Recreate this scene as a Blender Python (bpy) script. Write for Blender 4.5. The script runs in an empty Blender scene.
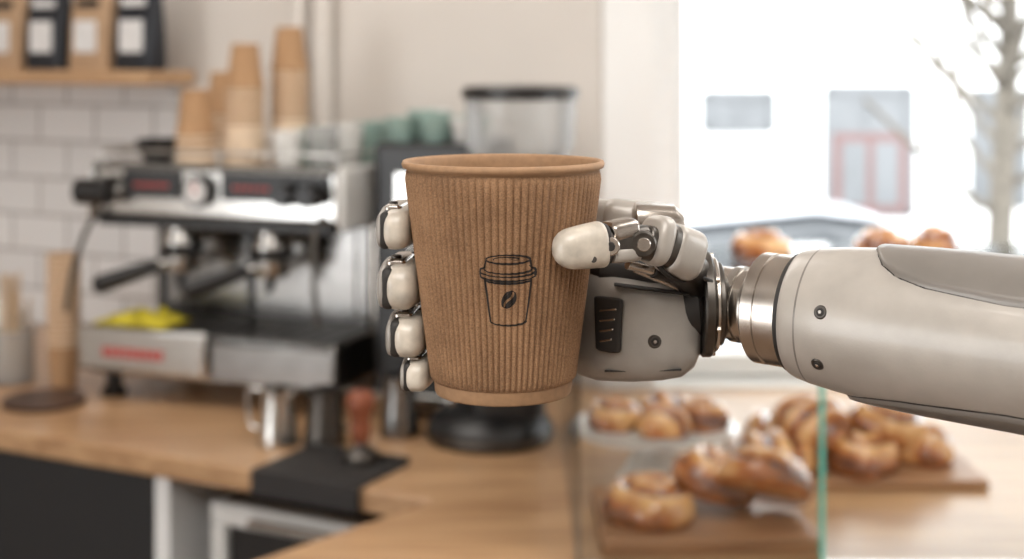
import bpy, math, random
from mathutils import Vector, Matrix
random.seed(4)
sc = bpy.context.scene
COL = sc.collection
pi = math.pi
sc.view_settings.view_transform = 'Standard'
sc.view_settings.look = 'None'
sc.view_settings.exposure = 0.0

# ------------------------------------------------------------ materials
def newmat(name):
    m = bpy.data.materials.new(name); m.use_nodes = True
    nt = m.node_tree
    return m, nt, nt.nodes['Principled BSDF']

def mat(name, col, rough=0.5, metal=0.0, var=0.08, vscale=30, bump=0.0, bscale=80,
        stretch=(1,1,1), coat=0.0, trans=0.0):
    m, nt, b = newmat(name)
    N = nt.nodes; L = nt.links
    b.inputs['Roughness'].default_value = rough
    b.inputs['Metallic'].default_value = metal
    b.inputs['Coat Weight'].default_value = coat
    tc = N.new('ShaderNodeTexCoord'); mp = N.new('ShaderNodeMapping')
    mp.inputs['Scale'].default_value = stretch
    L.new(tc.outputs['Object'], mp.inputs['Vector'])
    nz = N.new('ShaderNodeTexNoise'); nz.inputs['Scale'].default_value = vscale
    nz.inputs['Detail'].default_value = 5
    L.new(mp.outputs[0], nz.inputs['Vector'])
    cr = N.new('ShaderNodeValToRGB')
    cr.color_ramp.elements[0].position = 0.3; cr.color_ramp.elements[1].position = 0.7
    cr.color_ramp.elements[0].color = tuple(max(0, c*(1-var)) for c in col)+(1,)
    cr.color_ramp.elements[1].color = tuple(min(1, c*(1+var)) for c in col)+(1,)
    L.new(nz.outputs['Fac'], cr.inputs[0]); L.new(cr.outputs[0], b.inputs['Base Color'])
    if bump > 0:
        n2 = N.new('ShaderNodeTexNoise'); n2.inputs['Scale'].default_value = bscale
        n2.inputs['Detail'].default_value = 4
        L.new(mp.outputs[0], n2.inputs['Vector'])
        bp = N.new('ShaderNodeBump'); bp.inputs['Strength'].default_value = bump
        bp.inputs['Distance'].default_value = 0.001
        L.new(n2.outputs['Fac'], bp.inputs['Height']); L.new(bp.outputs[0], b.inputs['Normal'])
    return m

def thin_glass(name, tint=(0.985,0.995,0.99), refl=0.8, milk=0.0):
    m, nt, b = newmat(name); N = nt.nodes; L = nt.links
    N.remove(b)
    out = [n for n in N if n.type == 'OUTPUT_MATERIAL'][0]
    t = N.new('ShaderNodeBsdfTransparent'); t.inputs[0].default_value = tint+(1,)
    g = N.new('ShaderNodeBsdfGlossy'); g.inputs['Roughness'].default_value = 0.03
    f = N.new('ShaderNodeFresnel'); f.inputs[0].default_value = 1.45
    mu = N.new('ShaderNodeMath'); mu.operation = 'MULTIPLY'; mu.inputs[1].default_value = refl
    L.new(f.outputs[0], mu.inputs[0])
    mx = N.new('ShaderNodeMixShader')
    L.new(mu.outputs[0], mx.inputs[0]); L.new(t.outputs[0], mx.inputs[1]); L.new(g.outputs[0], mx.inputs[2])
    last = mx
    if milk > 0:
        d1 = N.new('ShaderNodeBsdfTranslucent'); d1.inputs[0].default_value = (0.9,0.9,0.9,1)
        d2 = N.new('ShaderNodeBsdfDiffuse'); d2.inputs[0].default_value = (0.8,0.8,0.8,1)
        a = N.new('ShaderNodeMixShader'); a.inputs[0].default_value = 0.5
        L.new(d1.outputs[0], a.inputs[1]); L.new(d2.outputs[0], a.inputs[2])
        last = N.new('ShaderNodeMixShader'); last.inputs[0].default_value = milk
        L.new(mx.outputs[0], last.inputs[1]); L.new(a.outputs[0], last.inputs[2])
    L.new(last.outputs[0], out.inputs['Surface'])
    return m

def wood(name, c1, c2, scale=6, stretch=(1,12,12), rough=0.45):
    m, nt, b = newmat(name); N = nt.nodes; L = nt.links
    tc = N.new('ShaderNodeTexCoord'); mp = N.new('ShaderNodeMapping')
    mp.inputs['Scale'].default_value = stretch
    L.new(tc.outputs['Object'], mp.inputs[0])
    nz = N.new('ShaderNodeTexNoise'); nz.inputs['Scale'].default_value = scale
    nz.inputs['Detail'].default_value = 8; nz.inputs['Distortion'].default_value = 0.6
    L.new(mp.outputs[0], nz.inputs[0])
    cr = N.new('ShaderNodeValToRGB')
    cr.color_ramp.elements[0].position = 0.32; cr.color_ramp.elements[1].position = 0.68
    cr.color_ramp.elements[0].color = c1+(1,); cr.color_ramp.elements[1].color = c2+(1,)
    L.new(nz.outputs['Fac'], cr.inputs[0]); L.new(cr.outputs[0], b.inputs['Base Color'])
    b.inputs['Roughness'].default_value = rough
    return m

M = {}
M['shell'] = mat('robot_shell', (0.41,0.375,0.335), 0.38, 0.15, var=0.11, vscale=45, bump=0.06, bscale=900, coat=0.25)
M['palm'] = mat('robot_palm_shell', (0.33,0.305,0.275), 0.36, 0.25, var=0.12, vscale=50, bump=0.06, bscale=900, coat=0.2)
M['shell2'] = mat('robot_shell_taupe', (0.20,0.18,0.16), 0.38, 0.2, var=0.06, vscale=50, coat=0.15)
M['tipw'] = mat('robot_fingertip_ivory', (0.53,0.475,0.40), 0.35, var=0.20, vscale=130, coat=0.2)
M['steel'] = mat('brushed_steel', (0.50,0.455,0.41), 0.26, 1.0, var=0.18, vscale=60)
M['steel2'] = mat('satin_steel', (0.56,0.545,0.52), 0.18, 1.0, var=0.05)
M['msteel'] = mat('machine_dark_steel', (0.25,0.24,0.23), 0.22, 1.0, var=0.08)
M['dsteel'] = mat('dark_steel', (0.11,0.10,0.09), 0.36, 1.0, var=0.15, vscale=120)
M['black'] = mat('black_plastic', (0.010,0.009,0.009), 0.35, var=0.1)
M['rubber'] = mat('black_rubber', (0.018,0.015,0.014), 0.65, var=0.1)
M['seam'] = mat('seam_dark', (0.018,0.015,0.013), 0.6)
M['ink'] = mat('printed_ink', (0.010,0.007,0.005), 0.8)
M['wall'] = mat('plaster_cream', (0.68,0.63,0.58), 0.9, var=0.02, vscale=4)
M['wallw'] = mat('plaster_white', (0.85,0.84,0.82), 0.8, var=0.015, vscale=4)
M['white'] = mat('white_paint', (0.84,0.84,0.83), 0.5, var=0.02)
M['ceil'] = mat('ceiling_paint', (0.8,0.78,0.75), 0.9, var=0.01)
M['floor'] = wood('floor_boards', (0.18,0.12,0.08), (0.3,0.2,0.13), 3)
M['counter'] = wood('counter_oak', (0.34,0.185,0.09), (0.54,0.335,0.18), 3, (1.2,11,11), 0.28)
M['shelfw'] = wood('shelf_oak', (0.40,0.23,0.12), (0.56,0.36,0.20), 4)
M['boardw'] = wood('board_wood', (0.25,0.12,0.055), (0.42,0.22,0.11), 5)
M['dwood'] = wood('dark_wood', (0.035,0.018,0.012), (0.08,0.04,0.025), 5)
M['redwood'] = wood('tamper_wood', (0.17,0.045,0.02), (0.30,0.09,0.04), 12)
M['cabblack'] = mat('black_cabinet', (0.009,0.009,0.010), 0.55)
M['kraft2'] = mat('kraft_paper_cups', (0.42,0.245,0.125), 0.8, var=0.05)
M['kraftl'] = mat('kraft_paper_rim', (0.76,0.60,0.44), 0.8, var=0.05)
M['bagk'] = mat('kraft_bag', (0.46,0.30,0.18), 0.7, var=0.08, bump=0.4, bscale=30)
M['bagb'] = mat('black_bag', (0.010,0.012,0.018), 0.4, bump=0.5, bscale=30)
M['label'] = mat('paper_label', (0.72,0.71,0.70), 0.7)
M['teal'] = mat('teal_ceramic', (0.32,0.45,0.40), 0.25, var=0.15, coat=0.4)
M['ceram'] = mat('white_ceramic', (0.80,0.79,0.76), 0.2, var=0.02, coat=0.4)
M['yellow'] = mat('yellow_cloth', (0.56,0.46,0.03), 0.9, var=0.15, vscale=40)
M['red'] = mat('red_lettering', (0.45,0.03,0.02), 0.5)
M['beans'] = mat('roasted_beans', (0.06,0.028,0.014), 0.4, var=0.6, vscale=90, bump=1.0, bscale=120)
M['glass'] = thin_glass('clear_glass')
M['hopper'] = thin_glass('hopper_plastic', (0.95,0.96,0.96), 0.9, milk=0.30)
M['gedge'] = mat('green_glass_edge', (0.10,0.44,0.36), 0.15, var=0.05)
M['straw'] = mat('wood_stirrers', (0.6,0.45,0.3), 0.8)
M['facade'] = mat('white_render_facade', (0.88,0.88,0.87), 0.9, var=0.02, vscale=2)
M['fwin'] = mat('facade_window_glass', (0.155,0.162,0.168), 0.4, var=0.1, vscale=2)
M['fred'] = mat('red_door_frame', (0.165,0.10,0.095), 0.6)
M['pave'] = mat('pavement', (0.30,0.30,0.30), 0.9, var=0.1, vscale=3)
M['bark'] = mat('bark', (0.13,0.115,0.095), 0.9, var=0.3, vscale=20)
M['carw'] = mat('car_paint', (0.42,0.44,0.47), 0.3, coat=0.5)
M['carg'] = mat('car_glass', (0.07,0.075,0.08), 0.1)

def kraft():
    m, nt, b = newmat('kraft_ripple'); N = nt.nodes; L = nt.links
    tc = N.new('ShaderNodeTexCoord')
    n1 = N.new('ShaderNodeTexNoise'); n1.inputs['Scale'].default_value = 45; n1.inputs['Detail'].default_value = 6
    n2 = N.new('ShaderNodeTexNoise'); n2.inputs['Scale'].default_value = 1400; n2.inputs['Detail'].default_value = 3
    L.new(tc.outputs['Object'], n1.inputs[0]); L.new(tc.outputs['Object'], n2.inputs[0])
    mx = N.new('ShaderNodeMath'); mx.operation = 'ADD'
    mu = N.new('ShaderNodeMath'); mu.operation = 'MULTIPLY'; mu.inputs[1].default_value = 0.6
    L.new(n2.outputs['Fac'], mu.inputs[0])
    mu1 = N.new('ShaderNodeMath'); mu1.operation = 'MULTIPLY'; mu1.inputs[1].default_value = 0.4
    L.new(n1.outputs['Fac'], mu1.inputs[0])
    L.new(mu.outputs[0], mx.inputs[0]); L.new(mu1.outputs[0], mx.inputs[1])
    cr = N.new('ShaderNodeValToRGB')
    cr.color_ramp.elements[0].position = 0.38; cr.color_ramp.elements[1].position = 0.62
    cr.color_ramp.elements[0].color = (0.175,0.092,0.044,1)
    cr.color_ramp.elements[1].color = (0.335,0.19,0.098,1)
    L.new(mx.outputs[0], cr.inputs[0]); L.new(cr.outputs[0], b.inputs['Base Color'])
    b.inputs['Roughness'].default_value = 0.85
    bp = N.new('ShaderNodeBump'); bp.inputs['Strength'].default_value = 0.3; bp.inputs['Distance'].default_value = 0.0003
    L.new(n2.outputs['Fac'], bp.inputs['Height']); L.new(bp.outputs[0], b.inputs['Normal'])
    return m
M['kraft'] = kraft()
M['kraftrim'] = mat('kraft_rim', (0.335,0.195,0.102), 0.7, var=0.12, vscale=300)

def tiles():
    m, nt, b = newmat('white_subway_tiles'); N = nt.nodes; L = nt.links
    tc = N.new('ShaderNodeTexCoord'); sx = N.new('ShaderNodeSeparateXYZ'); cx = N.new('ShaderNodeCombineXYZ')
    L.new(tc.outputs['Object'], sx.inputs[0])
    L.new(sx.outputs['X'], cx.inputs['X']); L.new(sx.outputs['Z'], cx.inputs['Y'])
    br = N.new('ShaderNodeTexBrick')
    br.inputs['Scale'].default_value = 1.0
    br.inputs['Brick Width'].default_value = 0.20; br.inputs['Row Height'].default_value = 0.10
    br.inputs['Mortar Size'].default_value = 0.005
    br.inputs['Color1'].default_value = (0.80,0.80,0.80,1); br.inputs['Color2'].default_value = (0.72,0.72,0.72,1)
    br.inputs['Mortar'].default_value = (0.45,0.44,0.43,1)
    L.new(cx.outputs[0], br.inputs['Vector']); L.new(br.outputs['Color'], b.inputs['Base Color'])
    b.inputs['Roughness'].default_value = 0.2
    return m
M['tile'] = tiles()

def pastry():
    m, nt, b = newmat('baked_pastry'); N = nt.nodes; L = nt.links
    at = N.new('ShaderNodeAttribute'); at.attribute_name = 'crust'
    tc = N.new('ShaderNodeTexCoord'); nz = N.new('ShaderNodeTexNoise'); nz.inputs['Scale'].default_value = 28
    nz.inputs['Detail'].default_value = 5
    L.new(tc.outputs['Object'], nz.inputs[0])
    ad = N.new('ShaderNodeMath'); ad.operation = 'MULTIPLY_ADD'; ad.inputs[1].default_value = 0.9; 
    L.new(nz.outputs['Fac'], ad.inputs[0])
    s = N.new('ShaderNodeMath'); s.operation = 'MULTIPLY_ADD'; s.inputs[1].default_value = 0.8; s.inputs[2].default_value = -0.38
    L.new(at.outputs['Fac'], s.inputs[0]); L.new(s.outputs[0], ad.inputs[2])
    cr = N.new('ShaderNodeValToRGB')
    e = cr.color_ramp.elements
    e[0].position = 0.1; e[0].color = (0.075,0.018,0.007,1)
    e[1].position = 0.9; e[1].color = (0.78,0.46,0.19,1)
    k = e.new(0.48); k.color = (0.40,0.125,0.03,1)
    L.new(ad.outputs[0], cr.inputs[0]); L.new(cr.outputs[0], b.inputs['Base Color'])
    b.inputs['Roughness'].default_value = 0.22; b.inputs['Coat Weight'].default_value = 0.8
    b.inputs['Coat Roughness'].default_value = 0.1
    return m
M['pastry'] = pastry()

# ------------------------------------------------------------ geometry helpers
def empty(name, loc=(0,0,0), rz=0):
    e = bpy.data.objects.new(name, None); COL.objects.link(e)
    e.location = loc; e.rotation_euler = (0,0,rz); e.empty_display_size = 0.05
    return e

def mesh(name, vs, fs, m, parent=None, smooth=True, loc=(0,0,0), rot=(0,0,0), bevel=0, sharp=35):
    me = bpy.data.meshes.new(name); me.from_pydata([tuple(v) for v in vs], [], fs); me.update()
    ob = bpy.data.objects.new(name, me); COL.objects.link(ob)
    if isinstance(m, (list,tuple)):
        for q in m: me.materials.append(M[q])
    else: me.materials.append(M[m])
    ob.location = loc; ob.rotation_euler = rot
    if parent: ob.parent = parent
    if smooth:
        me.polygons.foreach_set('use_smooth', [True]*len(me.polygons))
        try: me.set_sharp_from_angle(angle=math.radians(sharp))
        except Exception: pass
    if bevel > 0:
        bm = ob.modifiers.new('bevel','BEVEL'); bm.width = bevel; bm.segments = 3; bm.limit_method='ANGLE'
    return ob

def box(name, lo, hi, m, parent=None, bevel=0.0, loc=(0,0,0), rot=(0,0,0)):
    x0,y0,z0 = lo; x1,y1,z1 = hi
    vs = [(x0,y0,z0),(x1,y0,z0),(x1,y1,z0),(x0,y1,z0),(x0,y0,z1),(x1,y0,z1),(x1,y1,z1),(x0,y1,z1)]
    fs = [(0,3,2,1),(4,5,6,7),(0,1,5,4),(1,2,6,5),(2,3,7,6),(3,0,4,7)]
    return mesh(name, vs, fs, m, parent, smooth=bevel>0, loc=loc, rot=rot, bevel=bevel)

def prism(name, poly, z0, z1, m, parent=None, bevel=0):
    n = len(poly)
    vs = [(x,y,z0) for x,y in poly]+[(x,y,z1) for x,y in poly]
    fs = [tuple(range(n))[::-1], tuple(range(n,2*n))]
    for i in range(n):
        j=(i+1)%n; fs.append((i,j,n+j,n+i))
    return mesh(name, vs, fs, m, parent, smooth=False, bevel=bevel)

def lathe(name, prof, m, parent=None, segs=40, loc=(0,0,0), rot=(0,0,0), sharp=35):
    vs=[];fs=[]
    for r,z in prof:
        for i in range(segs):
            a=2*pi*i/segs; vs.append((r*math.cos(a), r*math.sin(a), z))
    for k in range(len(prof)-1):
        for i in range(segs):
            j=(i+1)%segs
            fs.append((k*segs+i,k*segs+j,(k+1)*segs+j,(k+1)*segs+i))
    if prof[0][0] > 1e-6: fs.append(tuple(range(segs))[::-1])
    if prof[-1][0] > 1e-6: fs.append(tuple(range((len(prof)-1)*segs, len(prof)*segs)))
    return mesh(name, vs, fs, m, parent, loc=loc, rot=rot, sharp=sharp)

def loft(name, secs, m, parent=None, segs=32, caps=True, sharp=40):
    """secs: (centre, A, B, exponent)"""
    vs=[];fs=[]
    for c,A,B,n in secs:
        for i in range(segs):
            a=2*pi*i/segs; ca,sa=math.cos(a),math.sin(a)
            u=math.copysign(abs(ca)**(2/n),ca); v=math.copysign(abs(sa)**(2/n),sa)
            vs.append(Vector(c)+Vector(A)*u+Vector(B)*v)
    for k in range(len(secs)-1):
        for i in range(segs):
            j=(i+1)%segs
            fs.append((k*segs+i,k*segs+j,(k+1)*segs+j,(k+1)*segs+i))
    if caps:
        fs.append(tuple(range(segs))[::-1]); fs.append(tuple(range((len(secs)-1)*segs,len(secs)*segs)))
    return mesh(name, vs, fs, m, parent, sharp=sharp)

def seg(name, p0, p1, d0, d1, m, parent, up=(0,0,1), rnd0=0.4, rnd1=0.4, n=2.8, s=1.0, mid=None, segs=28):
    """rounded limb segment; d=(width,height) full sizes; rnd = rounding fraction of each end"""
    p0=Vector(p0)*s; p1=Vector(p1)*s
    d=(p1-p0); Ln=d.length; d.normalize()
    up=Vector(up); side=d.cross(up).normalized(); up=side.cross(d).normalized()
    w0,h0=d0[0]*s/2,d0[1]*s/2; w1,h1=d1[0]*s/2,d1[1]*s/2
    secs=[]
    def add(t,sc_):
        f=max(0,min(1,t/Ln)); w=w0+(w1-w0)*f; h=h0+(h1-h0)*f
        if mid: 
            g=1+(mid-1)*math.sin(pi*f); w*=g; h*=g
        secs.append((p0+d*t, side*w*sc_, up*h*sc_, n))
    K=6
    R0=min(w0,h0)*rnd0*1.3; R1=min(w1,h1)*rnd1*1.3
    for k in range(K+1):
        a=pi/2*k/K
        add(R0*(1-math.cos(a)), (1-rnd0)+rnd0*math.sin(a) if k>0 else max(0.02,1-rnd0))
    for f in (0.35,0.5,0.65):
        t=f*Ln
        if R0<t<Ln-R1: add(t,1)
    for k in range(K,-1,-1):
        a=pi/2*k/K
        add(Ln-R1*(1-math.cos(a)), (1-rnd1)+rnd1*math.sin(a) if k>0 else max(0.02,1-rnd1))
    return loft(name, secs, m, parent, segs=segs)

def cyl(name, p0, p1, r, m, parent, s=1.0, segs=28, r2=None, bev=0.12):
    p0=Vector(p0)*s; p1=Vector(p1)*s; d=(p1-p0); L_=d.length; d.normalize(); r=r*s; r2=(r2*s if r2 else r)
    up=Vector((0,0,1)) if abs(d.z)<0.9 else Vector((1,0,0))
    A=d.cross(up).normalized(); B=A.cross(d)
    b=min(r*bev, L_*0.3)
    secs=[(p0,A*(r-b),B*(r-b),2),(p0+d*b,A*r,B*r,2),(p1-d*b,A*r2,B*r2,2),(p1,A*(r2-b),B*(r2-b),2)]
    return loft(name, secs, m, parent, segs=segs, sharp=30)

def tube(name, pts, r, m, parent, s=1.0, segs=12):
    pts=[Vector(p)*s for p in pts]; rr = r if isinstance(r,(list,tuple)) else [r]*len(pts)
    secs=[]
    P=[];R=[]
    n=len(pts)
    for i in range(n-1):
        p0=pts[max(i-1,0)];p1=pts[i];p2=pts[i+1];p3=pts[min(i+2,n-1)]
        for k in range(6):
            t=k/6
            P.append(0.5*((2*p1)+(-p0+p2)*t+(2*p0-5*p1+4*p2-p3)*t*t+(-p0+3*p1-3*p2+p3)*t**3)); R.append(rr[i]*(1-t)+rr[i+1]*t)
    P.append(pts[-1]);R.append(rr[-1])
    prevA=None
    for i,p in enumerate(P):
        d=(P[min(i+1,len(P)-1)]-P[max(i-1,0)]).normalized()
        if prevA is None:
            up=Vector((0,0,1)) if abs(d.z)<0.9 else Vector((1,0,0)); A=d.cross(up).normalized()
        else: A=(prevA-d*prevA.dot(d)).normalized()
        prevA=A; B=A.cross(d)
        secs.append((p,A*R[i]*s,B*R[i]*s,2))
    return loft(name, secs, m, parent, segs=segs)

def join(objs, name):
    bpy.ops.object.select_all(action='DESELECT')
    for o in objs: o.select_set(True)
    bpy.context.view_layer.objects.active=objs[0]
    bpy.ops.object.join()
    objs[0].name=name
    return objs[0]

# ------------------------------------------------------------ room frame (bar runs at -27 deg)
TH = math.radians(-27.0)
CU, SU = math.cos(-TH), math.sin(-TH)
def uv(u,v): return (CU*u+SU*v, -SU*u+CU*v)

def uvbox(name, u0,u1,v0,v1,z0,z1,m,bevel=0,parent=None):
    ob = box(name,(u0,v0,z0),(u1,v1,z1),m,parent,bevel); ob.rotation_euler=(0,0,TH); return ob
uvbox('wall_back',-4.3,-1.249,2.877,3.1,0,2.9,'wall')
uvbox('wall_tiled_splashback',-4.2,-2.43,2.862,2.8765,0.90,1.557,'tile')
uvbox('wall_left',-4.45,-4.3,-3.5,3.1,0,2.9,'wall')
WY=3.135
wo=[box('wall_window',(0.20,WY,0),(0.31,WY+0.3,2.9),'wallw'),
    box('w2',(0.31,WY,0),(2.3,WY+0.3,0.90),'wallw'),
    box('w3',(0.31,WY,2.6),(2.3,WY+0.3,2.9),'wallw'),
    box('w4',(2.3,WY,0),(2.75,WY+0.3,2.9),'wallw')]
join(wo,'wall_window')
wf=empty('window_1',(0,WY+0.08,0))
for i,(a,b_) in enumerate([((0.312,0,0.905),(0.375,0.07,2.595)),((2.235,0,0.905),(2.298,0.07,2.595)),
     ((0.375,0,0.905),(2.235,0.07,0.955)),((0.375,0,2.53),(2.235,0.07,2.595)),((1.55,0,0.955),(1.62,0.07,2.53))]):
    box('frame_%d'%i,a,b_,'white',wf,bevel=0.006)
box('frame_bead',(0.377,0.02,0.957),(0.392,0.05,2.528),'white',wf,bevel=0.003)
wr=[box('wall_right',(2.75,-3.2,0),(2.9,0.4,2.9),'wallw'),box('r2',(2.75,1.7,0),(2.9,WY+0.3,2.9),'wallw'),
    box('r3',(2.75,0.4,0),(2.9,1.7,1.1),'wallw'),box('r4',(2.75,0.4,2.5),(2.9,1.7,2.9),'wallw')]
join(wr,'wall_right')
w2=empty('added_side_window',(2.80,0,0))  # unseen window added to bring soft side light from the right
for i,(a,b_) in enumerate([((0,0.402,1.102),(0.06,0.46,2.498)),((0,1.64,1.102),(0.06,1.698,2.498)),((0,0.46,1.102),(0.06,1.64,1.16)),((0,0.46,2.44),(0.06,1.64,2.498))]):
    box('frame_%d'%i,a,b_,'white',w2,bevel=0.005)
box('wall_front',(-4.6,-3.35,0),(2.9,-3.2,2.9),'wall')
box('floor',(-6,-3.4,-0.1),(3,6,0),'floor')
box('ceiling',(-6,-3.4,2.9),(3,5,3.0),'ceil')
pe=empty('wall_pipes',(0,0,0)); pe.rotation_euler=(0,0,TH)
up_=CU*-0.475-SU*3.47
for k,du in enumerate((-0.03,0.035)):
    lathe('pipe_%d'%k,[(0.026,0.94),(0.026,2.9)],'wall',pe,24,loc=(up_+du,2.845,0))
for k,z in enumerate((1.2,2.2)):
    box('bracket_%d'%k,(up_-0.07,2.84,z),(up_+0.07,2.875,z+0.02),'wall',pe)

# ------------------------------------------------------------ counters
A_=uv(-3.6,2.014); A2=uv(-3.6,2.86); Cn=(0.197,3.118)
Bc=(-0.13,2.327)
cb=empty('service_counter')
prism('worktop',[A_,Bc,(-0.715,1.643),(2.6,1.60),(2.6,3.118),Cn,A2],0.86,0.90,'counter',cb,bevel=0.004)
cx=lambda u0,u1,v0,v1,z0,z1,m,n,bev=0.0: uvbox(n,u0,u1,v0,v1,z0,z1,m,bev,cb)
cx(-3.55,-1.78,2.05,2.85,0.0,0.858,'cabblack','cabinet_black')
cx(-2.70,-2.694,2.04,2.052,0.05,0.84,'seam','door_gap')
cx(-1.779,-1.745,2.04,2.85,0.0,0.858,'white','divider')
cx(-1.744,-1.20,2.80,2.85,0.0,0.858,'cabblack','bay_back')
prism('near_body',[(-0.07,2.36),(-0.60,1.70),(2.55,1.66),(2.55,3.05),(0.22,3.07),uv(-1.19,2.82),uv(-1.19,2.06)],0.0,0.858,'cabblack',cb)
fr=empty('undercounter_fridge'); fr.rotation_euler=(0,0,TH)
box('body',(-1.70,2.14,0.01),(-1.22,2.72,0.80),'dsteel',fr,0.006)
for i,(a,b_) in enumerate([((-1.70,2.10,0.76),(-1.22,2.139,0.80)),((-1.70,2.10,0.01),(-1.665,2.139,0.759)),((-1.255,2.10,0.01),(-1.22,2.139,0.759)),((-1.664,2.10,0.01),(-1.256,2.139,0.06))]):
    box('door_frame_%d'%i,a,b_,'ceram',fr,0.004)
box('door_glass',(-1.664,2.115,0.061),(-1.256,2.13,0.759),'black',fr)
cyl('door_handle',(-1.60,2.085,0.778),(-1.32,2.085,0.778),0.008,'steel2',fr)

# shelf & coffee bags
sh=empty('wall_shelf'); sh.rotation_euler=(0,0,TH)
box('board',(-4.2,2.685,1.558),(-2.362,2.860,1.594),'shelfw',sh,0.003)
for k,u in enumerate((-3.9,-3.2)):
    box('bracket_%d'%k,(u,2.72,1.50),(u+0.02,2.86,1.557),'shelfw',sh)
def bag(u,m):
    x,y=uv(u,2.735)
    e=empty('coffee_bag',(x,y,1.5942),TH)
    w=0.066;d=0.034
    secs=[((0,0,0.0),(w*0.95,0,0),(0,d*0.9,0),5),((0,0,0.01),(w,0,0),(0,d,0),5),((0,0,0.10),(w*0.99,0,0),(0,d*0.95,0),4),
          ((0,0,0.17),(w*0.98,0,0),(0,d*0.6,0),4),((0,0,0.21),(w*0.97,0,0),(0,d*0.15,0),4),((0,0,0.245),(w*0.97,0,0),(0,d*0.08,0),4)]
    loft('pouch',secs,m,e,segs=40)
    box('label',(-0.036,-d-0.003,0.045),(0.036,-d+0.002,0.125),'label',e)
    box('label_strip',(-0.036,-d*0.66-0.006,0.16),(0.036,-d*0.6,0.18),'black' if m=='bagk' else 'label',e)
for u,m in ((-2.432,'bagb'),(-2.582,'bagk'),(-2.732,'bagb'),(-2.882,'bagk'),(-3.032,'bagk')):
    bag(u,m)

# ------------------------------------------------------------ espresso machine
em=empty('espresso_machine',(-0.905,3.05,0.90),math.radians(-20))
W=0.585; D=0.40
for i,(x,y) in enumerate(((0.04,0.03),(W-0.04,0.03),(0.04,D-0.05),(W-0.04,D-0.05))):
    lathe('foot_%d'%i,[(0.028,0),(0.028,0.012),(0.018,0.02),(0.018,0.055)],'black',em,24,(x,y,0))
box('base_pan',(0.0,0.0,0.05),(W,D,0.145),'steel2',em,0.006)
box('drip_tray_front',(-0.012,-0.03,0.062),(W*0.52,0.0,0.158),'steel2',em,0.008)
box('tray_front_right',(W*0.52+0.003,-0.018,0.055),(W+0.01,0.0,0.14),'msteel',em,0.006)
box('drip_grate',(0.01,-0.02,0.1455),(W-0.01,0.19,0.152),'dsteel',em)
for i in range(14):
    box('grate_bar_%d'%i,(0.02+i*0.04,-0.018,0.152),(0.026+i*0.04,0.185,0.156),'dsteel',em)
for i in range(9):
    box('badge_letter_%d'%i,(0.055+i*0.017,-0.032,0.095),(0.066+i*0.017,-0.0295,0.115),'red',em)
box('rear_body',(0.03,0.20,0.145),(W-0.02,D,0.385),'msteel',em,0.006)
box('splash_panel',(0.05,0.193,0.16),(W-0.05,0.199,0.375),'msteel',em)
box('splash_trim_left',(0.05,0.188,0.16),(0.065,0.1925,0.375),'black',em)
box('splash_trim_mid',(0.275,0.188,0.16),(0.29,0.1925,0.375),'black',em)
box('upper_body',(0.0,0.02,0.385),(W-0.002,D,0.50),'steel2',em,0.010)
box('upper_dark_strip',(0.0,0.014,0.486),(W-0.002,0.0205,0.499),'dsteel',em)
box('right_cheek',(W,0.01,0.375),(W+0.014,D*0.62,0.502),'ceram',em,0.006)
box('right_lower_cheek',(W-0.016,0.20,0.146),(W+0.006,D*0.98,0.374),'steel',em,0.004)
box('left_cheek',(-0.014,0.01,0.375),(-0.001,D,0.502),'steel2',em,0.006)
box('badge_left',(0.075,0.012,0.428),(0.215,0.02,0.485),'black',em,0.003)
box('badge_right',(0.315,0.012,0.428),(0.565,0.02,0.485),'black',em,0.003)
for i in range(6):
    box('badge_txt_%d'%i,(0.105+i*0.015,0.009,0.451),(0.113+i*0.015,0.013,0.459),'red',em)
    box('badge_txt_b%d'%i,(0.345+i*0.015,0.009,0.451),(0.353+i*0.015,0.013,0.459),'red',em)
lathe('pressure_gauge',[(0,0),(0.032,0),(0.034,0.004),(0.034,0.02)],'black',em,32,(0.262,-0.002,0.445),(-pi/2,0,0))
lathe('gauge_face',[(0,0),(0.025,0),(0.025,0.004)],'label',em,32,(0.262,-0.004,0.445),(-pi/2,0,0))
box('gauge_needle',(0.26,-0.006,0.441),(0.264,-0.0045,0.465),'red',em)
for i,x in enumerate((0.475,0.53)):
    lathe('control_knob_%d'%i,[(0,-0.03),(0.020,-0.03),(0.023,-0.02),(0.025,0.012),(0.025,0.016)],'black',em,24,(x,0.0,0.445),(-pi/2,0,0))
box('lower_lip',(0.01,0.015,0.366),(W-0.01,0.20,0.386),'black',em,0.003)
cyl('steam_knob_left',(-0.015,-0.02,0.440),(0.065,-0.02,0.440),0.028,'black',em)
cyl('steam_knob_stem',(0.045,-0.02,0.440),(0.07,0.03,0.440),0.012,'steel2',em)
tube('steam_wand_left',[(0.03,0.02,0.40),(0.02,-0.03,0.37),(-0.005,-0.05,0.28),(-0.02,-0.055,0.19)],0.006,'dsteel',em)
tube('steam_wand_right',[(0.545,0.02,0.40),(0.555,-0.03,0.37),(0.565,-0.05,0.28),(0.575,-0.05,0.19)],0.006,'dsteel',em)
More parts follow.
